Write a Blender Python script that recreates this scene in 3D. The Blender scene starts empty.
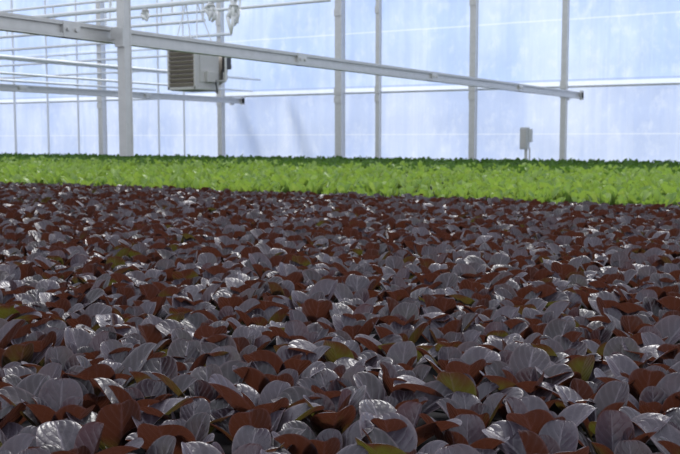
import bpy, math, random
import numpy as np
from mathutils import Vector, Matrix
random.seed(7); rng=np.random.default_rng(7)
scene=bpy.context.scene
col=scene.collection
CAMZ=1.14; CAN=0.80
YAW=math.radians(31.3)
CS,SN=math.cos(YAW),math.sin(YAW)

# ---------------------------------------------------------------- materials
def newmat(name):
    m=bpy.data.materials.new(name); m.use_nodes=True
    nt=m.node_tree; nt.nodes.clear()
    out=nt.nodes.new('ShaderNodeOutputMaterial')
    return m,nt,out
def lk(nt,a,b): nt.links.new(a,b)
def val(nt,x,sock):
    if isinstance(x,(int,float)): sock.default_value=x
    else: lk(nt,x,sock)
def M(nt,op,a,b=0.0,c=None,clamp=False):
    n=nt.nodes.new('ShaderNodeMath'); n.operation=op; n.use_clamp=clamp
    val(nt,a,n.inputs[0]); val(nt,b,n.inputs[1])
    if c is not None: val(nt,c,n.inputs[2])
    return n.outputs[0]
def mixc(nt,f,a,b):
    n=nt.nodes.new('ShaderNodeMix'); n.data_type='RGBA'
    val(nt,f,n.inputs[0])
    for s,x in ((n.inputs[6],a),(n.inputs[7],b)):
        if isinstance(x,tuple): s.default_value=(*x,1)
        else: lk(nt,x,s)
    return n.outputs[2]
def sstep(nt,x,a,b):
    n=nt.nodes.new('ShaderNodeMapRange'); n.interpolation_type='SMOOTHSTEP'
    val(nt,x,n.inputs[0]); n.inputs[1].default_value=a; n.inputs[2].default_value=b
    return n.outputs[0]
def noise(nt,vec,scale,detail=3,rough=.5):
    n=nt.nodes.new('ShaderNodeTexNoise'); n.inputs['Scale'].default_value=scale
    n.inputs['Detail'].default_value=detail; n.inputs['Roughness'].default_value=rough
    if vec is not None: lk(nt,vec,n.inputs['Vector'])
    return n.outputs[0]

def leaf_mat(name,front_a,front_b,back_a,back_b,back_c,base,rib,trans_a,trans_c,trans,rough,spec,bump,veinmix,basef=(.12,.55),gth=(.45,.85),edge=None,fg=.3):
    m,nt,out=newmat(name)
    at=nt.nodes.new('ShaderNodeAttribute'); at.attribute_name='leaf'
    sp=nt.nodes.new('ShaderNodeSeparateColor'); lk(nt,at.outputs['Color'],sp.inputs[0])
    u,v,r1=sp.outputs[0],sp.outputs[1],sp.outputs[2]; r2=at.outputs['Alpha']
    geo=nt.nodes.new('ShaderNodeNewGeometry'); bf=geo.outputs['Backfacing']
    tc=nt.nodes.new('ShaderNodeTexCoord'); ob=tc.outputs['Object']
    v2=M(nt,'MULTIPLY',M(nt,'ABSOLUTE',M(nt,'SUBTRACT',v,.5)),2)
    mid=M(nt,'SUBTRACT',1,sstep(nt,v2,.0,.10))
    ph=M(nt,'ADD',M(nt,'MULTIPLY',u,48),M(nt,'MULTIPLY',v2,-15))
    nz=noise(nt,ob,110,3); nz2=noise(nt,ob,25,2)
    ph=M(nt,'ADD',ph,M(nt,'MULTIPLY',nz2,5))
    ve=M(nt,'POWER',M(nt,'ABSOLUTE',M(nt,'SINE',M(nt,'MULTIPLY',ph,.5))),.45)
    sh=M(nt,'MULTIPLY',M(nt,'SUBTRACT',nz2,.5),1.0)
    f=M(nt,'ADD',r1,sh,clamp=True)
    fc=mixc(nt,f,front_a,front_b)
    bsel=M(nt,'ADD',r2,M(nt,'MULTIPLY',sh,.5),clamp=True)
    bc=mixc(nt,sstep(nt,bsel,.0,.7),back_b,back_a)
    gsel=sstep(nt,M(nt,'SUBTRACT',M(nt,'ADD',M(nt,'MULTIPLY',r2,1.25),sh),M(nt,'MULTIPLY',u,.85)),gth[0],gth[1])
    bc=mixc(nt,M(nt,'MULTIPLY',gsel,.85),bc,back_c)
    fc=mixc(nt,M(nt,'MULTIPLY',gsel,fg),fc,back_c)
    c=mixc(nt,bf,fc,bc)
    gb=M(nt,'MULTIPLY',M(nt,'SUBTRACT',1,sstep(nt,u,basef[0],basef[1])),.85)
    c=mixc(nt,gb,c,base)
    ribf=M(nt,'ADD',M(nt,'MULTIPLY',mid,.6),M(nt,'MULTIPLY',M(nt,'SUBTRACT',1,ve),veinmix))
    c=mixc(nt,M(nt,'MULTIPLY',ribf,M(nt,'SUBTRACT',1,M(nt,'MULTIPLY',bf,.5))),c,rib)
    if edge:
        ef=M(nt,'MULTIPLY',M(nt,'MAXIMUM',sstep(nt,v2,.86,1.0),sstep(nt,u,.95,1.0)),.6)
        c=mixc(nt,ef,c,edge)
    h=M(nt,'ADD',M(nt,'ADD',M(nt,'MULTIPLY',ve,.9),M(nt,'MULTIPLY',mid,-.9)),M(nt,'MULTIPLY',nz,1.3))
    bp=nt.nodes.new('ShaderNodeBump'); bp.inputs['Strength'].default_value=bump; bp.inputs['Distance'].default_value=.0016
    lk(nt,h,bp.inputs['Height'])
    p=nt.nodes.new('ShaderNodeBsdfPrincipled')
    lk(nt,c,p.inputs['Base Color']); p.inputs['Roughness'].default_value=rough
    p.inputs['Specular IOR Level'].default_value=spec
    lk(nt,bp.outputs[0],p.inputs['Normal'])
    t=nt.nodes.new('ShaderNodeBsdfTranslucent')
    tcol=mixc(nt,gsel,trans_a,trans_c)
    tcol=mixc(nt,gb,tcol,trans_c)
    lk(nt,tcol,t.inputs[0])
    mx=nt.nodes.new('ShaderNodeMixShader'); mx.inputs[0].default_value=trans
    lk(nt,p.outputs[0],mx.inputs[1]); lk(nt,t.outputs[0],mx.inputs[2])
    lk(nt,mx.outputs[0],out.inputs[0])
    return m

M_RED=leaf_mat('red_lettuce_leaf',(.014,.009,.017),(.074,.061,.088),(.030,.012,.009),(.012,.006,.008),(.034,.035,.008),
               (.026,.036,.008),(.22,.19,.23),(.098,.030,.016),(.115,.110,.018),.28,.36,.65,.6,.28,gth=(.24,.80),edge=(.15,.11,.13),fg=.10)
M_GRN=leaf_mat('green_lettuce_leaf',(.11,.22,.035),(.36,.49,.13),(.20,.34,.06),(.07,.15,.025),(.40,.50,.13),
               (.06,.11,.025),(.42,.54,.20),(.34,.50,.07),(.46,.60,.11),.30,.42,.5,.5,.2,basef=(.3,.85))
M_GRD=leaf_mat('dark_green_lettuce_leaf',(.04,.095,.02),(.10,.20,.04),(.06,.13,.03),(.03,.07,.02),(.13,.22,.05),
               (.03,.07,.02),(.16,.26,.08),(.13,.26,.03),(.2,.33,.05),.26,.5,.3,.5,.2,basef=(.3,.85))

def metal_mat(name,colr,rough=.45,metallic=.6,var=.15,spec=.5):
    m,nt,out=newmat(name)
    tc=nt.nodes.new('ShaderNodeTexCoord')
    n=noise(nt,tc.outputs['Object'],14,4,.6)
    d=tuple(x*(1-var) for x in colr); l=tuple(min(1,x*(1+var)) for x in colr)
    p=nt.nodes.new('ShaderNodeBsdfPrincipled'); lk(nt,mixc(nt,n,d,l),p.inputs['Base Color'])
    p.inputs['Metallic'].default_value=metallic; p.inputs['Roughness'].default_value=rough
    p.inputs['Specular IOR Level'].default_value=spec
    lk(nt,p.outputs[0],out.inputs[0]); return m
M_GALV=metal_mat('galvanised_steel',(.56,.56,.56),.42,.35)
M_WHITE=metal_mat('white_painted_steel',(.74,.77,.82),.5,.0,.05)
M_CORD=metal_mat('white_cord',(.85,.86,.88),.7,.0,.05)
M_HEAT=metal_mat('heater_enamel',(.50,.49,.48),.5,.05,.08)
M_LOUV=metal_mat('heater_louvre',(.36,.31,.27),.5,.0,.1)
M_DARK=metal_mat('dark_plastic',(.035,.035,.04),.5,0,.1)
M_BOX=metal_mat('grey_box_enamel',(.50,.52,.54),.5,0,.06)
M_BED=metal_mat('bed_frame_plastic',(.05,.05,.06),.8,0,.1,.1)
M_BOARD=metal_mat('growing_board_foam',(.020,.019,.022),.9,0,.3,.1)
M_FLOOR=metal_mat('concrete_floor',(.33,.32,.30),.85,0,.2)

def wall_mat():
    m,nt,out=newmat('translucent_plastic_film')
    tc=nt.nodes.new('ShaderNodeTexCoord'); ob=tc.outputs['Object']
    mp=nt.nodes.new('ShaderNodeMapping'); mp.inputs['Scale'].default_value=(1.4,1,.45); lk(nt,ob,mp.inputs[0])
    big=noise(nt,mp.outputs[0],.8,4,.55)
    mp2=nt.nodes.new('ShaderNodeMapping'); mp2.inputs['Scale'].default_value=(2.2,1,1.5); mp2.inputs['Rotation'].default_value=(0,.35,0); lk(nt,ob,mp2.inputs[0])
    wr=noise(nt,mp2.outputs[0],2.2,6,.65)
    mp3=nt.nodes.new('ShaderNodeMapping'); mp3.inputs['Scale'].default_value=(7,1,.2); lk(nt,ob,mp3.inputs[0])
    wv=noise(nt,mp3.outputs[0],1.2,3,.55)
    sx=nt.nodes.new('ShaderNodeSeparateXYZ'); lk(nt,ob,sx.inputs[0])
    up=sstep(nt,sx.outputs[2],2.05,2.15)
    lo=mixc(nt,sstep(nt,big,.33,.66),(.52,.61,.83),(.69,.76,.92))
    hi=mixc(nt,sstep(nt,big,.33,.66),(.51,.64,.94),(.69,.79,.97))
    c=mixc(nt,up,lo,hi)
    c=mixc(nt,M(nt,'MULTIPLY',sstep(nt,wr,.48,.70),.32),c,(.93,.96,1.0))
    c=mixc(nt,M(nt,'MULTIPLY',sstep(nt,wv,.44,.66),.24),c,(.42,.53,.82))
    fl=M(nt,'FLOOR',M(nt,'MULTIPLY',M(nt,'ADD',sx.outputs[0],40.6),.345))
    wn=nt.nodes.new('ShaderNodeTexWhiteNoise'); wn.noise_dimensions='1D'; lk(nt,fl,wn.inputs['W'])
    c=mixc(nt,M(nt,'MULTIPLY',wn.outputs[0],.30),c,(.43,.54,.83))
    for z0,hh,k,cc in ((2.15,.04,.6,(.95,.97,1)),(2.215,.016,.6,(.36,.44,.66)),(1.25,.012,.3,(.98,.99,1)),(3.3,.014,.35,(.98,.99,1))):
        hm=M(nt,'LESS_THAN',M(nt,'ABSOLUTE',M(nt,'SUBTRACT',sx.outputs[2],z0)),hh)
        c=mixc(nt,M(nt,'MULTIPLY',hm,k),c,cc)
    h=M(nt,'ADD',M(nt,'MULTIPLY',wr,.9),M(nt,'MULTIPLY',wv,.9))
    bp=nt.nodes.new('ShaderNodeBump'); bp.inputs['Strength'].default_value=.5; bp.inputs['Distance'].default_value=.05
    lk(nt,h,bp.inputs['Height'])
    d=nt.nodes.new('ShaderNodeBsdfPrincipled'); lk(nt,c,d.inputs['Base Color']); d.inputs['Roughness'].default_value=.4
    lk(nt,bp.outputs[0],d.inputs['Normal'])
    t=nt.nodes.new('ShaderNodeBsdfTranslucent'); lk(nt,c,t.inputs[0]); lk(nt,bp.outputs[0],t.inputs['Normal'])
    mx=nt.nodes.new('ShaderNodeMixShader'); mx.inputs[0].default_value=.6
    lk(nt,d.outputs[0],mx.inputs[1]); lk(nt,t.outputs[0],mx.inputs[2]); lk(nt,mx.outputs[0],out.inputs[0])
    return m
M_WALL=wall_mat()

# ---------------------------------------------------------------- mesh helpers
class MB:
    def __init__(s): s.v=[]; s.f=[]
    def box(s,c,d,R=None):
        x,y,z=[k/2 for k in d]; b=len(s.v)
        for p in ((-x,-y,-z),(x,-y,-z),(x,y,-z),(-x,y,-z),(-x,-y,z),(x,-y,z),(x,y,z),(-x,y,z)):
            q=Vector(p)
            if R is not None: q=R@q
            s.v.append(tuple(q+Vector(c)))
        for q in ((0,3,2,1),(4,5,6,7),(0,1,5,4),(1,2,6,5),(2,3,7,6),(3,0,4,7)):
            s.f.append(tuple(b+i for i in q))
        return s
    def cyl(s,a,bq,r,n=12,r2=None):
        a=Vector(a); bq=Vector(bq); r2=r if r2 is None else r2
        d=(bq-a).normalized(); up=Vector((0,0,1)) if abs(d.z)<.9 else Vector((1,0,0))
        e=d.cross(up).normalized(); g=d.cross(e); b=len(s.v)
        for i in range(n):
            t=2*math.pi*i/n; o=e*math.cos(t)+g*math.sin(t)
            s.v.append(tuple(a+o*r)); s.v.append(tuple(bq+o*r2))
        for i in range(n):
            j=(i+1)%n; s.f.append((b+2*i,b+2*i+1,b+2*j+1,b+2*j))
        s.f.append(tuple(b+2*i for i in range(n))); s.f.append(tuple(b+2*(n-1-i)+1 for i in range(n)))
        return s
    def ring(s,c,axis,R,r,n=28,k=8):
        ax=Vector(axis).normalized(); up=Vector((0,0,1)) if abs(ax.z)<.9 else Vector((1,0,0))
        e=ax.cross(up).normalized(); g=ax.cross(e); b=len(s.v)
        for i in range(n):
            t=2*math.pi*i/n; o=e*math.cos(t)+g*math.sin(t)
            for j in range(k):
                w=2*math.pi*j/k
                s.v.append(tuple(Vector(c)+o*(R+r*math.cos(w))+ax*r*math.sin(w)))
        for i in range(n):
            for j in range(k):
                i2=(i+1)%n;j2=(j+1)%k
                s.f.append((b+i*k+j,b+i2*k+j,b+i2*k+j2,b+i*k+j2))
        return s
    def obj(s,name,mat,parent=None,loc=(0,0,0),bevel=0,smooth=False):
        me=bpy.data.meshes.new(name); me.from_pydata(s.v,[],s.f); me.update()
        me.materials.append(mat)
        o=bpy.data.objects.new(name,me); col.objects.link(o); o.location=loc
        if smooth:
            me.polygons.foreach_set('use_smooth',[True]*len(me.polygons))
        if bevel:
            b=o.modifiers.new('b','BEVEL'); b.width=bevel; b.segments=2; b.limit_method='ANGLE'
        if parent: o.parent=parent
        return o
def tag(o,label,cat,group=None,kind=None):
    o['label']=label; o['category']=cat
    if group: o['group']=group
    if kind: o['kind']=kind
def empty(name,loc):
    e=bpy.data.objects.new(name,None); e.empty_display_size=.1; e.location=loc; col.objects.link(e); return e

# ---------------------------------------------------------------- setting
WY=17.0
fl=MB().box((-10,9,-.05),(44,34,.1)).obj('floor',M_FLOOR); fl['kind']='structure'
def film_wall():
    xs=np.linspace(-32,6,400); zs=np.linspace(0,5.2,60)
    v=[];f=[]
    for i,x in enumerate(xs):
        for j,z in enumerate(zs):
            zz=abs(z-2.12)
            y=.018*math.sin(x*2.1+.6*math.sin(z*1.3))+.014*math.sin(z*5+1.2*math.sin(x*.9))+.012*math.sin(x*8.3+z*.5+2*math.sin(x*.7))
            y*=min(1,zz*2+.1)
            v.append((x,WY+.10+y,z))
    n=len(zs)
    for i in range(len(xs)-1):
        for j in range(n-1):
            f.append((i*n+j,(i+1)*n+j,(i+1)*n+j+1,i*n+j+1))
    b=MB(); b.v=v; b.f=f
    o=b.obj('wall_back',M_WALL,smooth=True); o['kind']='structure'
film_wall()
for z,h in ((2.085,.03),(.42,.12)):
    g=MB().box((-13,WY,z),(38,.05,h)).box((-13,WY-.03,z+h*.5),(38,.03,.012)).obj('wall_girt',M_WHITE)
    tag(g,'pale horizontal steel girt holding the plastic film wall','girt','girts of the film wall')

cols=[(-1.187,.065,M_WHITE),(-1.115,.055,M_WHITE),(-1.052,.05,M_WHITE),(-1.004,.145,M_GALV),
      (-.898,.05,M_WHITE),(-.853,.045,M_WHITE),(-.790,.12,M_GALV),(-.608,.155,M_GALV),(-.555,.09,M_GALV),
      (-.434,.12,M_GALV),(-.330,.10,M_GALV),(-.13,.12,M_GALV)]
def column(w,z0,z1,base=True,plates=(1.96,2.12,3.7)):
    b=MB(); t=w*.16; c=(z0+z1)/2; L=z1-z0
    b.box((0,-w/2+t/2,c),(w,t,L)); b.box((0,w/2-t/2,c),(w,t,L)); b.box((-w*.2,0,c),(w*.45,w-2*t,L))
    b.box((w*.38,0,c),(t,w-2*t,L))
    if base: b.box((0,0,.012),(w*1.9,w*1.9,.024))
    for zz in plates: b.box((0,-w/2-.01,zz),(w*1.12,.02,.14))
    return b
for r,w,mt in cols:
    Y=WY-.16
    if w<.08:
        b=MB(); b.cyl((0,0,0),(0,0,5.1),w/2,12)
        b.box((0,0,.01),(w*2.4,w*2.4,.02))
        lb='thin white steel pipe upright beside the film wall'; nm='pipe_upright'; ct='pipe'
    else:
        b=column(w,0,5.1)
        lb='grey galvanised steel column against the film wall'; nm='support_column'; ct='column'
    o=b.obj(nm,mt,loc=(r*Y,Y,0))
    tag(o,lb,ct,'uprights along the film wall')
o=column(.074,1.02,3.3,False,(1.9,)).obj('drop_column',M_GALV,loc=(-5.15,5.37,0))
tag(o,'broad galvanised steel drop column bracketed to the long rail','column')
MB().box((-.04,0,1.93),(.1,.10,.09)).obj('rail_clamp',M_GALV,parent=o)

def rail(X,z,y0,y1,h,w,label):
    b=MB(); L=y1-y0; yc=(y0+y1)/2
    b.box((0,yc,0),(w*.35,L,h*.8)); b.box((0,yc,h*.45),(w,L,h*.14)); b.box((0,yc,-h*.45),(w,L,h*.14))
    b.box((w*.42,yc,h*.33),(w*.16,L,h*.12)); b.box((w*.42,yc,-h*.33),(w*.16,L,h*.12))
    root=b.obj('overhead_rail',M_GALV,loc=(X,0,z))
    tag(root,label,'beam')
    br=MB().box((-w*1.2,y1-.04,0),(w*4.4,.08,h*.9)).box((w*.7,y1-.03,0),(w*.6,.1,h*1.5)).box((-w*3,y1-.03,0),(w*.6,.1,h*1.5))
    br.obj('end_bracket',M_GALV,parent=root)
    for k in range(int(L/3)):
        yy=y1-3.0*(k+1)
        MB().box((0,yy,0),(w*1.1,.16,h*1.04)).cyl((w*.5,yy-.04,0),(w*.75,yy-.04,0),.015).cyl((w*.5,yy+.04,0),(w*.75,yy+.04,0),.015).obj('splice_plate',M_GALV,parent=root)
    return root
rail(-5.32,1.93,-1,WY-.02,.112,.07,'long grey steel rail with end bracket crossing the growing area')
rail(-12.85,1.99,-1,WY-.02,.11,.08,'second long grey steel rail fixed to the film wall')
for X,z,r in ((-12.4,2.44,.026),(-12.6,2.20,.020),(-14.8,2.66,.028),(-15.4,2.30,.024)):
    o=MB().cyl((X,-1,z),(X,WY+.05,z),r,10).obj('heating_pipe',M_WHITE)
    tag(o,'pale pipe running level toward the film wall','pipe','level pipes')
for z,r in ((3.03,.026),(3.42,.035),(2.72,.022),(3.2,.018)):
    o=MB().cyl((-26,WY-.28,z),(-12.9,WY-.28,z),r,10)
    for k in range(8): o.box((-25+k*1.7,WY-.16,z),(.03,.26,.03))
    o=o.obj('cross_tube',M_WHITE); tag(o,'pale horizontal cross tube clamped to the wall uprights','pipe','cross tubes on the uprights')
for X in (-5.32,-12.85):
    o=MB().box((0,0,1.0),(.08,.08,1.8)).box((0,0,.01),(.2,.2,.02)).obj('rail_post',M_GALV,loc=(X,-.9,0)); tag(o,'short grey steel post carrying a rail','post','rail posts')

def truss(Y,z,x0,x1,d=.42,r=.03,step=3.0):
    b=MB(); b.cyl((x0,Y,z),(x1,Y,z),r,10); b.cyl((x0,Y,z+d),(x1,Y,z+d),r,10)
    x=x0
    while x<x1:
        b.cyl((x,Y,z),(x,Y,z+d),.018,8); x+=step
    b.cyl((x0,Y,0),(x0,Y,z+d),.04,10)
    b.cyl((x1-.05,Y,z),(x1-.05,Y,5.0),.03,10)
    o=b.obj('roof_girder',M_WHITE); tag(o,'white tubular roof girder with two straight chords','girder','roof girders'); return o
truss(5.37,3.32,-14.5,-4.5)
truss(11.7,3.26,-26.5,-8.2,.42,.038)
truss(13.2,3.36,-26.5,-8.2,.35,.026,1.5)
truss(14.6,3.42,-26.5,-11.9,.35,.032,1.5)
for X in (-4.55,-8.25,-11.95):
    o=MB().box((X,8.1,5.05),(.08,17.8,.12)).obj('roof_beam',M_GALV); tag(o,'steel beam under the greenhouse roof','beam','roof beams')
    o=MB().box((X,-.7,2.5),(.07,.07,5.0)).box((X,-.7,.01),(.2,.2,.02)).obj('roof_post',M_GALV); tag(o,'steel post carrying a roof beam','post','roof posts')
for x0,x1 in ((-11.75,-10.7),(-13.1,-11.9)):
    o=MB().cyl((x0,WY+.75,2.6),(x1,WY+.65,-.02),.08,12).obj('diagonal_brace',M_GALV); tag(o,'steel brace leaning outside, dim through the film','brace','diagonal braces')

# ---------------------------------------------------------------- heater
HZ=2.25
H=empty('unit_heater',(-9.80,11.75,HZ))
tag(H,'grey hanging unit heater with louvred front and rear fan','heater')
w,dp,h=.56,.54,.70
MB().box((0,0,0),(w,dp,h)).obj('casing',M_HEAT,parent=H,bevel=.02)
b=MB().box((0,-dp/2-.02,h/2-.03),(w*.98,.05,.04)).box((0,-dp/2-.02,-h/2+.03),(w*.98,.05,.04)).box((-w/2+.02,-dp/2-.02,0),(.035,.05,h*.95)).box((w/2-.02,-dp/2-.02,0),(.035,.05,h*.95))
b.obj('louvre_frame',M_HEAT,parent=H)
MB().box((0,-dp/2-.003,0),(w*.9,.004,h*.88)).obj('louvre_recess',M_DARK,parent=H)
b=MB(); Rl=Matrix.Rotation(math.radians(-42),3,'X')
for i in range(9): b.box((0,-dp/2-.03,-h/2+.085+i*(h-.16)/8),(w*.9,.066,.008),Rl)
b.obj('louvre',M_LOUV,parent=H)
b=MB().box((w/2+.005,.0,.02),(.012,dp*.8,h*.70)).box((w/2+.035,.0,-.14),(.05,.2,.16)).box((w/2+.012,0,.22),(.012,dp*.6,.03))
b.obj('side_panel',M_HEAT,parent=H,bevel=.004)
MB().cyl((0,dp/2,.02),(0,dp/2+.2,.02),.29,32).obj('fan_shroud',M_LOUV,parent=H)
MB().box((w/2+.05,dp/2+.12,.12),(.08,.14,.24)).cyl((w/2+.04,dp/2+.05,.0),(w/2+.04,dp/2+.05,-.2),.03,12).obj('motor_fitting',M_DARK,parent=H,bevel=.01)
b=MB().box((w/2+.13,dp/2-.02,-.12),(.05,.05,.12)).cyl((w/2+.02,dp/2-.1,-.2),(w/2+.2,dp/2-.1,-.2),.018,10).cyl((w/2+.2,dp/2-.1,-.2),(w/2+.2,dp/2-.1,.2),.018,10)
b.obj('pipe_fitting',M_GALV,parent=H)
b=MB()
for k in range(6): b.ring((0,dp/2+.23-.004*k,.02),(0,1,0),.05+.035*k,.006,28,6)
for k in range(8):
    t=k*math.pi/4; b.cyl((0,dp/2+.24,.02),(.24*math.cos(t),dp/2+.21,.02+.24*math.sin(t)),.005,6)
b.cyl((0,dp/2+.18,.02),(0,dp/2+.30,.02),.07,16)
b.obj('fan_guard',M_DARK,parent=H)
for sx in (-.22,.22):
    for sy in (-.2,.2):
        MB().cyl((sx,sy,h/2),(sx*.5,-.05,3.26-HZ-.01),.010,8).obj('hanging_rod',M_WHITE,parent=H)
b=MB().cyl((w/2+.05,.1,-.18),(w/2+.06,.14,-.38),.012,8).cyl((w/2+.06,.14,-.38),(w/2-.1,.3,-.35),.012,8)
b.obj('power_cable',M_DARK,parent=H)

rb=random.Random(5)
for X,L,k in ((-9.42,.28,1.1),(-8.98,.46,1.2),(-10.75,.18,.9),(-13.3,.22,1.0)):
    e=empty('hanging_bundle',(X,11.7,3.23))
    tag(e,'loose white cord bundle hanging from the roof girder','cord bundle','bundles on the roof girder')
    b=MB()
    for q in range(9):
        x0,y0=rb.uniform(-.03,.03)*k,rb.uniform(-.03,.03)*k
        x1,y1=rb.uniform(-.08,.08)*k,rb.uniform(-.07,.07)*k
        zl=-L*rb.uniform(.55,1.1)
        b.cyl((x0,y0,0),(x1,y1,zl*.5),.014*k,8,.024*k); b.cyl((x1,y1,zl*.5),(x1*.4+rb.uniform(-.04,.04),y1*.5,zl),.024*k,8,.012*k)
    b.obj('cord_coil',M_CORD,parent=e,smooth=True)
    MB().ring((0,0,-L*.18),(0,0,1),.05*k,.016).obj('tie',M_GALV,parent=e)

C=empty('control_box',(-6.22,16.75,0))
tag(C,'small light grey electrical control box on a pipe stand','electrical box')
MB().cyl((0,0,0),(0,0,1.0),.03,12).cyl((.06,.03,0),(.06,.03,1.0),.014,10).box((0,0,.01),(.2,.2,.02)).obj('stand_pipe',M_GALV,parent=C)
MB().box((-.02,-.02,1.17),(.16,.10,.40)).obj('enclosure',M_BOX,parent=C,bevel=.012)
MB().box((-.03,-.075,1.17),(.10,.012,.34)).obj('cover',M_HEAT,parent=C,bevel=.004)
MB().box((.09,-.02,1.22),(.06,.08,.24)).obj('switch_housing',M_BOX,parent=C,bevel=.01)

# ---------------------------------------------------------------- growing beds
RED_Y=6.05
def bed(x0,x1,y0,y1,label):
    e=empty('growing_bed',((x0+x1)/2,(y0+y1)/2,0)); tag(e,label,'growing bed','growing beds')
    W,D=x1-x0,y1-y0
    b=MB().box((0,0,.32),(W,D,.64))
    for s in (-1,1):
        b.box((0,s*(D/2-.02),.645),(W,.04,.03)); b.box((s*(W/2-.02),0,.645),(.04,D,.03))
    b.obj('trough',M_BED,parent=e)
    g=MB(); n=int(D/.3)
    for i in range(n): g.box((0,-D/2+.05+(i+.5)*(D-.1)/n,.646),(W-.1,(D-.1)/n-.012,.02))
    g.obj('growing_board',M_BOARD,parent=e)
bed(-13,4,-.6,RED_Y-.02,'long grey growing bed under the red lettuce')
bed(-26,3,RED_Y+.02,WY-.45,'long grey growing bed under the green lettuce')

# ---------------------------------------------------------------- plants
def leaf(L,W,e0,e1,phi,cup,ruf,twist,nu,nv,pet,r,off=.006,pw=1.4,zo=0,rim=.0,sk=.84):
    t=np.linspace(0,1,nu)
    u=.5*(1-np.cos(np.pi*t))*.75+t*.25
    ds=np.diff(u,prepend=0)*L
    a=e0+(e1-e0)*u**pw
    cx=np.cumsum(np.cos(a)*ds)+off; cz=np.cumsum(np.sin(a)*ds)+zo
    s=np.clip((u-pet)/(1-pet),0,1)
    q=s**sk
    blade=np.clip(1-np.abs(2*q-1)**2.1,0,1)**.5*W*.5
    w=np.maximum(blade,.06*W*np.where(u<pet+.2,1,0)+.0004)
    vv=np.linspace(-1,1,nv); vv=np.sign(vv)*np.abs(vv)**.85
    U,V=np.meshgrid(u,vv,indexing='ij')
    Wd=w[:,None]*V*(1-.12*cup*V**2); A=np.repeat(a[:,None],nv,1)
    rp=r.uniform(0,6.28)
    N=cup*w[:,None]*(V**2)-rim*w[:,None]*np.abs(V)**6+ruf*w[:,None]*V**2*np.sin(U*r.uniform(7,11)+rp+V*1.5)-.08*w[:,None]*np.exp(-(V/.14)**2)
    N=N+cup*.30*W*.5*np.clip((U-.5)/.5,0,1)**2-rim*.5*W*.5*np.clip((U-.85)/.15,0,1)**2
    tw=twist*U
    lat=Wd*np.cos(tw)-N*np.sin(tw); nn=Wd*np.sin(tw)+N*np.cos(tw)
    X=cx[:,None]-np.sin(A)*nn; Z=cz[:,None]+np.cos(A)*nn; Yl=lat
    c,s_=math.cos(phi),math.sin(phi)
    P=np.stack([X*c-Yl*s_,X*s_+Yl*c,Z],-1).reshape(-1,3)
    i,j=np.meshgrid(np.arange(nu-1),np.arange(nv-1),indexing='ij')
    b=(i*nv+j).ravel()
    F=np.stack([b,b+nv,b+nv+1,b+1],-1)
    A4=np.stack([U.ravel(),V.ravel()*.5+.5,np.full(U.size,r.random()),np.full(U.size,r.random())],-1)
    return P,F,A4
def join(parts):
    P=[];F=[];A=[];n=0
    for p,f,a in parts:
        P.append(p);F.append(f+n);A.append(a);n+=len(p)
    return np.concatenate(P),np.concatenate(F),np.concatenate(A)
D2R=math.radians
def red_plant(r,nu,nv,dark=False):
    L=[]; ph=r.uniform(0,6.28)
    n=int(r.integers(6,8))
    for k in range(n):
        ph+=2.4+r.uniform(-.2,.2)
        f=k/(n-1)
        ln=(.126-.044*f)*r.uniform(.9,1.1)
        wd=ln*.57*r.uniform(.92,1.1)
        e0=D2R(64+20*f+r.uniform(-6,6)); e1=D2R(6+50*f+r.uniform(-18,30))
        L.append(leaf(ln,wd,e0,e1,ph,r.uniform(.3,.7),.04,r.uniform(-.35,.35),nu,nv,.30,r,pw=1.15,rim=r.uniform(.12,.25),sk=1.0))
    P,F,A=join(L)
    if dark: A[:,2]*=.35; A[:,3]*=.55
    return P,F,A
def green_plant(r,nu,nv):
    L=[]; ph=r.uniform(0,6.28); n=6
    for k in range(n):
        ph+=2.4+r.uniform(-.3,.3); f=k/(n-1)
        ln=(.145-.04*f)*r.uniform(.75,1.25); wd=ln*.40*r.uniform(.9,1.1)
        e0=D2R(74+14*f+r.uniform(-8,8)); e1=D2R(40+38*f+r.uniform(-24,25))
        L.append(leaf(ln,wd,e0,e1,ph,r.uniform(.3,.7),.25,r.uniform(-.4,.4),nu,nv,.14,r))
    return join(L)
def mesh_from(name,P,F,A,mat):
    me=bpy.data.meshes.new(name)
    me.vertices.add(len(P)); me.vertices.foreach_set('co',P.astype(np.float32).ravel())
    me.loops.add(F.size); me.loops.foreach_set('vertex_index',F.astype(np.int32).ravel())
    me.polygons.add(len(F)); me.polygons.foreach_set('loop_start',np.arange(0,F.size,4,dtype=np.int32))
    me.polygons.foreach_set('loop_total',np.full(len(F),4,dtype=np.int32))
    me.polygons.foreach_set('use_smooth',np.ones(len(F),dtype=bool))
    at=me.attributes.new('leaf','FLOAT_COLOR','POINT'); at.data.foreach_set('color',A.astype(np.float32).ravel())
    me.update(calc_edges=True); me.materials.append(mat); return me
def grid(x0,x1,y0,y1,sx,sy,jit):
    xs=np.arange(x0,x1,sx); ys=np.arange(y0,y1,sy)
    X,Y=np.meshgrid(xs,ys); X=X+(np.arange(len(ys))%2)[:,None]*sx*.5
    X=X+rng.uniform(-jit,jit,X.shape); Y=Y+rng.uniform(-jit,jit,Y.shape)
    return X.ravel(),Y.ravel()
def camspace(X,Y):
    return X*CS+Y*SN, -X*SN+Y*CS
BZ=.664
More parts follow.
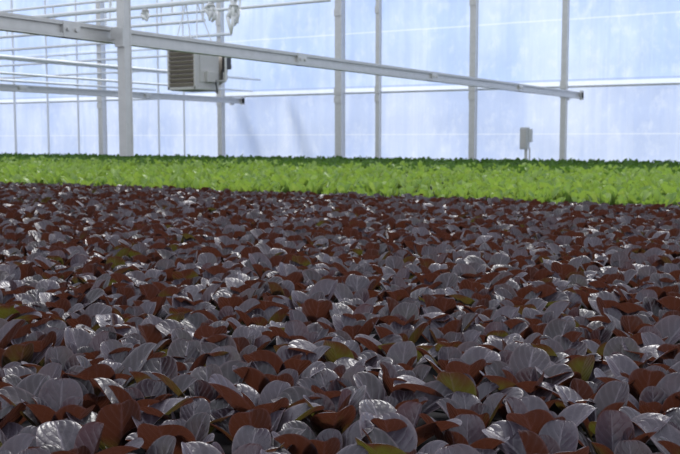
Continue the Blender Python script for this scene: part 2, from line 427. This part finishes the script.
def plant_field(X,Y,vhi,vlo,mat,name,label,stuffname,stufflabel,group,cat,smin,smax,nind=300,pick=None):
    xc,d=camspace(X,Y)
    near=(d>.8)&(np.abs(xc)<.36*d+.05)
    idx=np.where(near)[0]; idx=idx[np.argsort(d[idx])][:nind]; ind=set(idx.tolist())
    mh=[mesh_from(name,*v,mat) for v in vhi]
    rot=rng.uniform(0,6.28,len(X)); sc=rng.uniform(smin,smax,len(X)); vi=rng.integers(0,len(vhi),len(X))
    first={}
    for i in idx:
        k=int(vi[i])
        if k not in first:
            o=bpy.data.objects.new(name,mh[k]); first[k]=o
        else: o=first[k].copy()
        o.location=(X[i],Y[i],BZ); o.rotation_euler=(rng.uniform(-.08,.08),rng.uniform(-.08,.08),rot[i]); s=sc[i]; o.scale=(s,s,s)
        o['label']=label; o['category']=cat; o['group']=group
        col.objects.link(o)
    P=[];F=[];A=[];n=0
    rest=[i for i in range(len(X)) if i not in ind]
    for i in rest:
        vl=vlo if pick is None else vlo[pick(X[i],Y[i])]
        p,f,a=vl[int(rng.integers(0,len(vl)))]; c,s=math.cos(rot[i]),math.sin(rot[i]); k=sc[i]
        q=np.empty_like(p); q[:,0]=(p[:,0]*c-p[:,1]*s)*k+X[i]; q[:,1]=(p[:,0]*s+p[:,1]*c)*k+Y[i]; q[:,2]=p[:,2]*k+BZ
        P.append(q);F.append(f+n);n+=len(p);A.append(a)
    me=mesh_from(stuffname,np.concatenate(P),np.concatenate(F),np.concatenate(A),mat)
    o=bpy.data.objects.new(stuffname,me); col.objects.link(o)
    tag(o,stufflabel,cat,group,'stuff')
X,Y=grid(-12,3.5,.1,RED_Y-.05,.116,.110,.010)
xc,d=camspace(X,Y); k=(d>.55)&(np.abs(xc)<.36*d+.7); X,Y=X[k],Y[k]
print('red',len(X))
rhi=[red_plant(np.random.default_rng(100+i),22,11) for i in range(28)]
rlo=[red_plant(np.random.default_rng(200+i),12,5) for i in range(16)]
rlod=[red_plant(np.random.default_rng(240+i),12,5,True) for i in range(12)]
plant_field(X,Y,rhi,[rlo,rlod],M_RED,'red_lettuce','young red lettuce with rounded purple-brown leaves in the bed','red_lettuce_field',
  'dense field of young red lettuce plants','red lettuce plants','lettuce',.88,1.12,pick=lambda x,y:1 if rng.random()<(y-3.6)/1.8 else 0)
X,Y=grid(-25,2.6,RED_Y+.08,WY-.5,.14,.14,.03)
xc,d=camspace(X,Y); k=(np.abs(xc)<.36*d+.9); X,Y=X[k],Y[k]
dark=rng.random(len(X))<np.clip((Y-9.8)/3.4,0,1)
ghi=[green_plant(np.random.default_rng(300+i),12,7) for i in range(16)]
glo=[green_plant(np.random.default_rng(400+i),7,4) for i in range(14)]
plant_field(X[~dark],Y[~dark],ghi,glo,M_GRN,'green_lettuce','young bright green lettuce with upright leaves in the bed','green_lettuce_field',
  'dense field of bright green lettuce plants','green lettuce plants','lettuce',.75,1.2)
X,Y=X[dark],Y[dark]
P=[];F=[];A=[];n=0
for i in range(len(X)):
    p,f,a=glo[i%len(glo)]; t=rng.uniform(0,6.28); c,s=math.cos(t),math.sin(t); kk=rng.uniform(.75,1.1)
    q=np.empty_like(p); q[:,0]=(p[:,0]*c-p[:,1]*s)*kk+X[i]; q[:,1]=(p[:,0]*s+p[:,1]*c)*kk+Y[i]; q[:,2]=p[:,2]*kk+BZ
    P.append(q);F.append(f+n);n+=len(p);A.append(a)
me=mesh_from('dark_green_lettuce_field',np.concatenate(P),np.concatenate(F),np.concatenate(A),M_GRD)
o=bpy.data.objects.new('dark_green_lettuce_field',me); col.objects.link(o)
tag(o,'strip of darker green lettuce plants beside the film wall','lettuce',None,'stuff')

# ---------------------------------------------------------------- light
wd=bpy.data.worlds.new('sky'); scene.world=wd; wd.use_nodes=True; nt=wd.node_tree
bg=nt.nodes['Background']; bg.inputs[0].default_value=(.85,.91,1.0,1); bg.inputs[1].default_value=1.12
sun=bpy.data.lights.new('sun','SUN'); sun.energy=3.5; sun.angle=D2R(18); sun.color=(1,.98,.95)
so=bpy.data.objects.new('sun',sun); col.objects.link(so)
dirv=Vector((.12,-.62,-.78)); so.rotation_euler=dirv.to_track_quat('-Z','Y').to_euler()

cam=bpy.data.cameras.new('camera'); cam.sensor_width=36; cam.lens=960/680*36
co=bpy.data.objects.new('camera',cam); col.objects.link(co)
co.location=(0,0,CAMZ); co.rotation_euler=(math.radians(90)-math.atan(87/960),0,YAW)
cam.clip_start=.05; cam.clip_end=200
cam.dof.use_dof=True; cam.dof.focus_distance=1.6; cam.dof.aperture_fstop=16
scene.camera=co
scene.view_settings.view_transform='Standard'
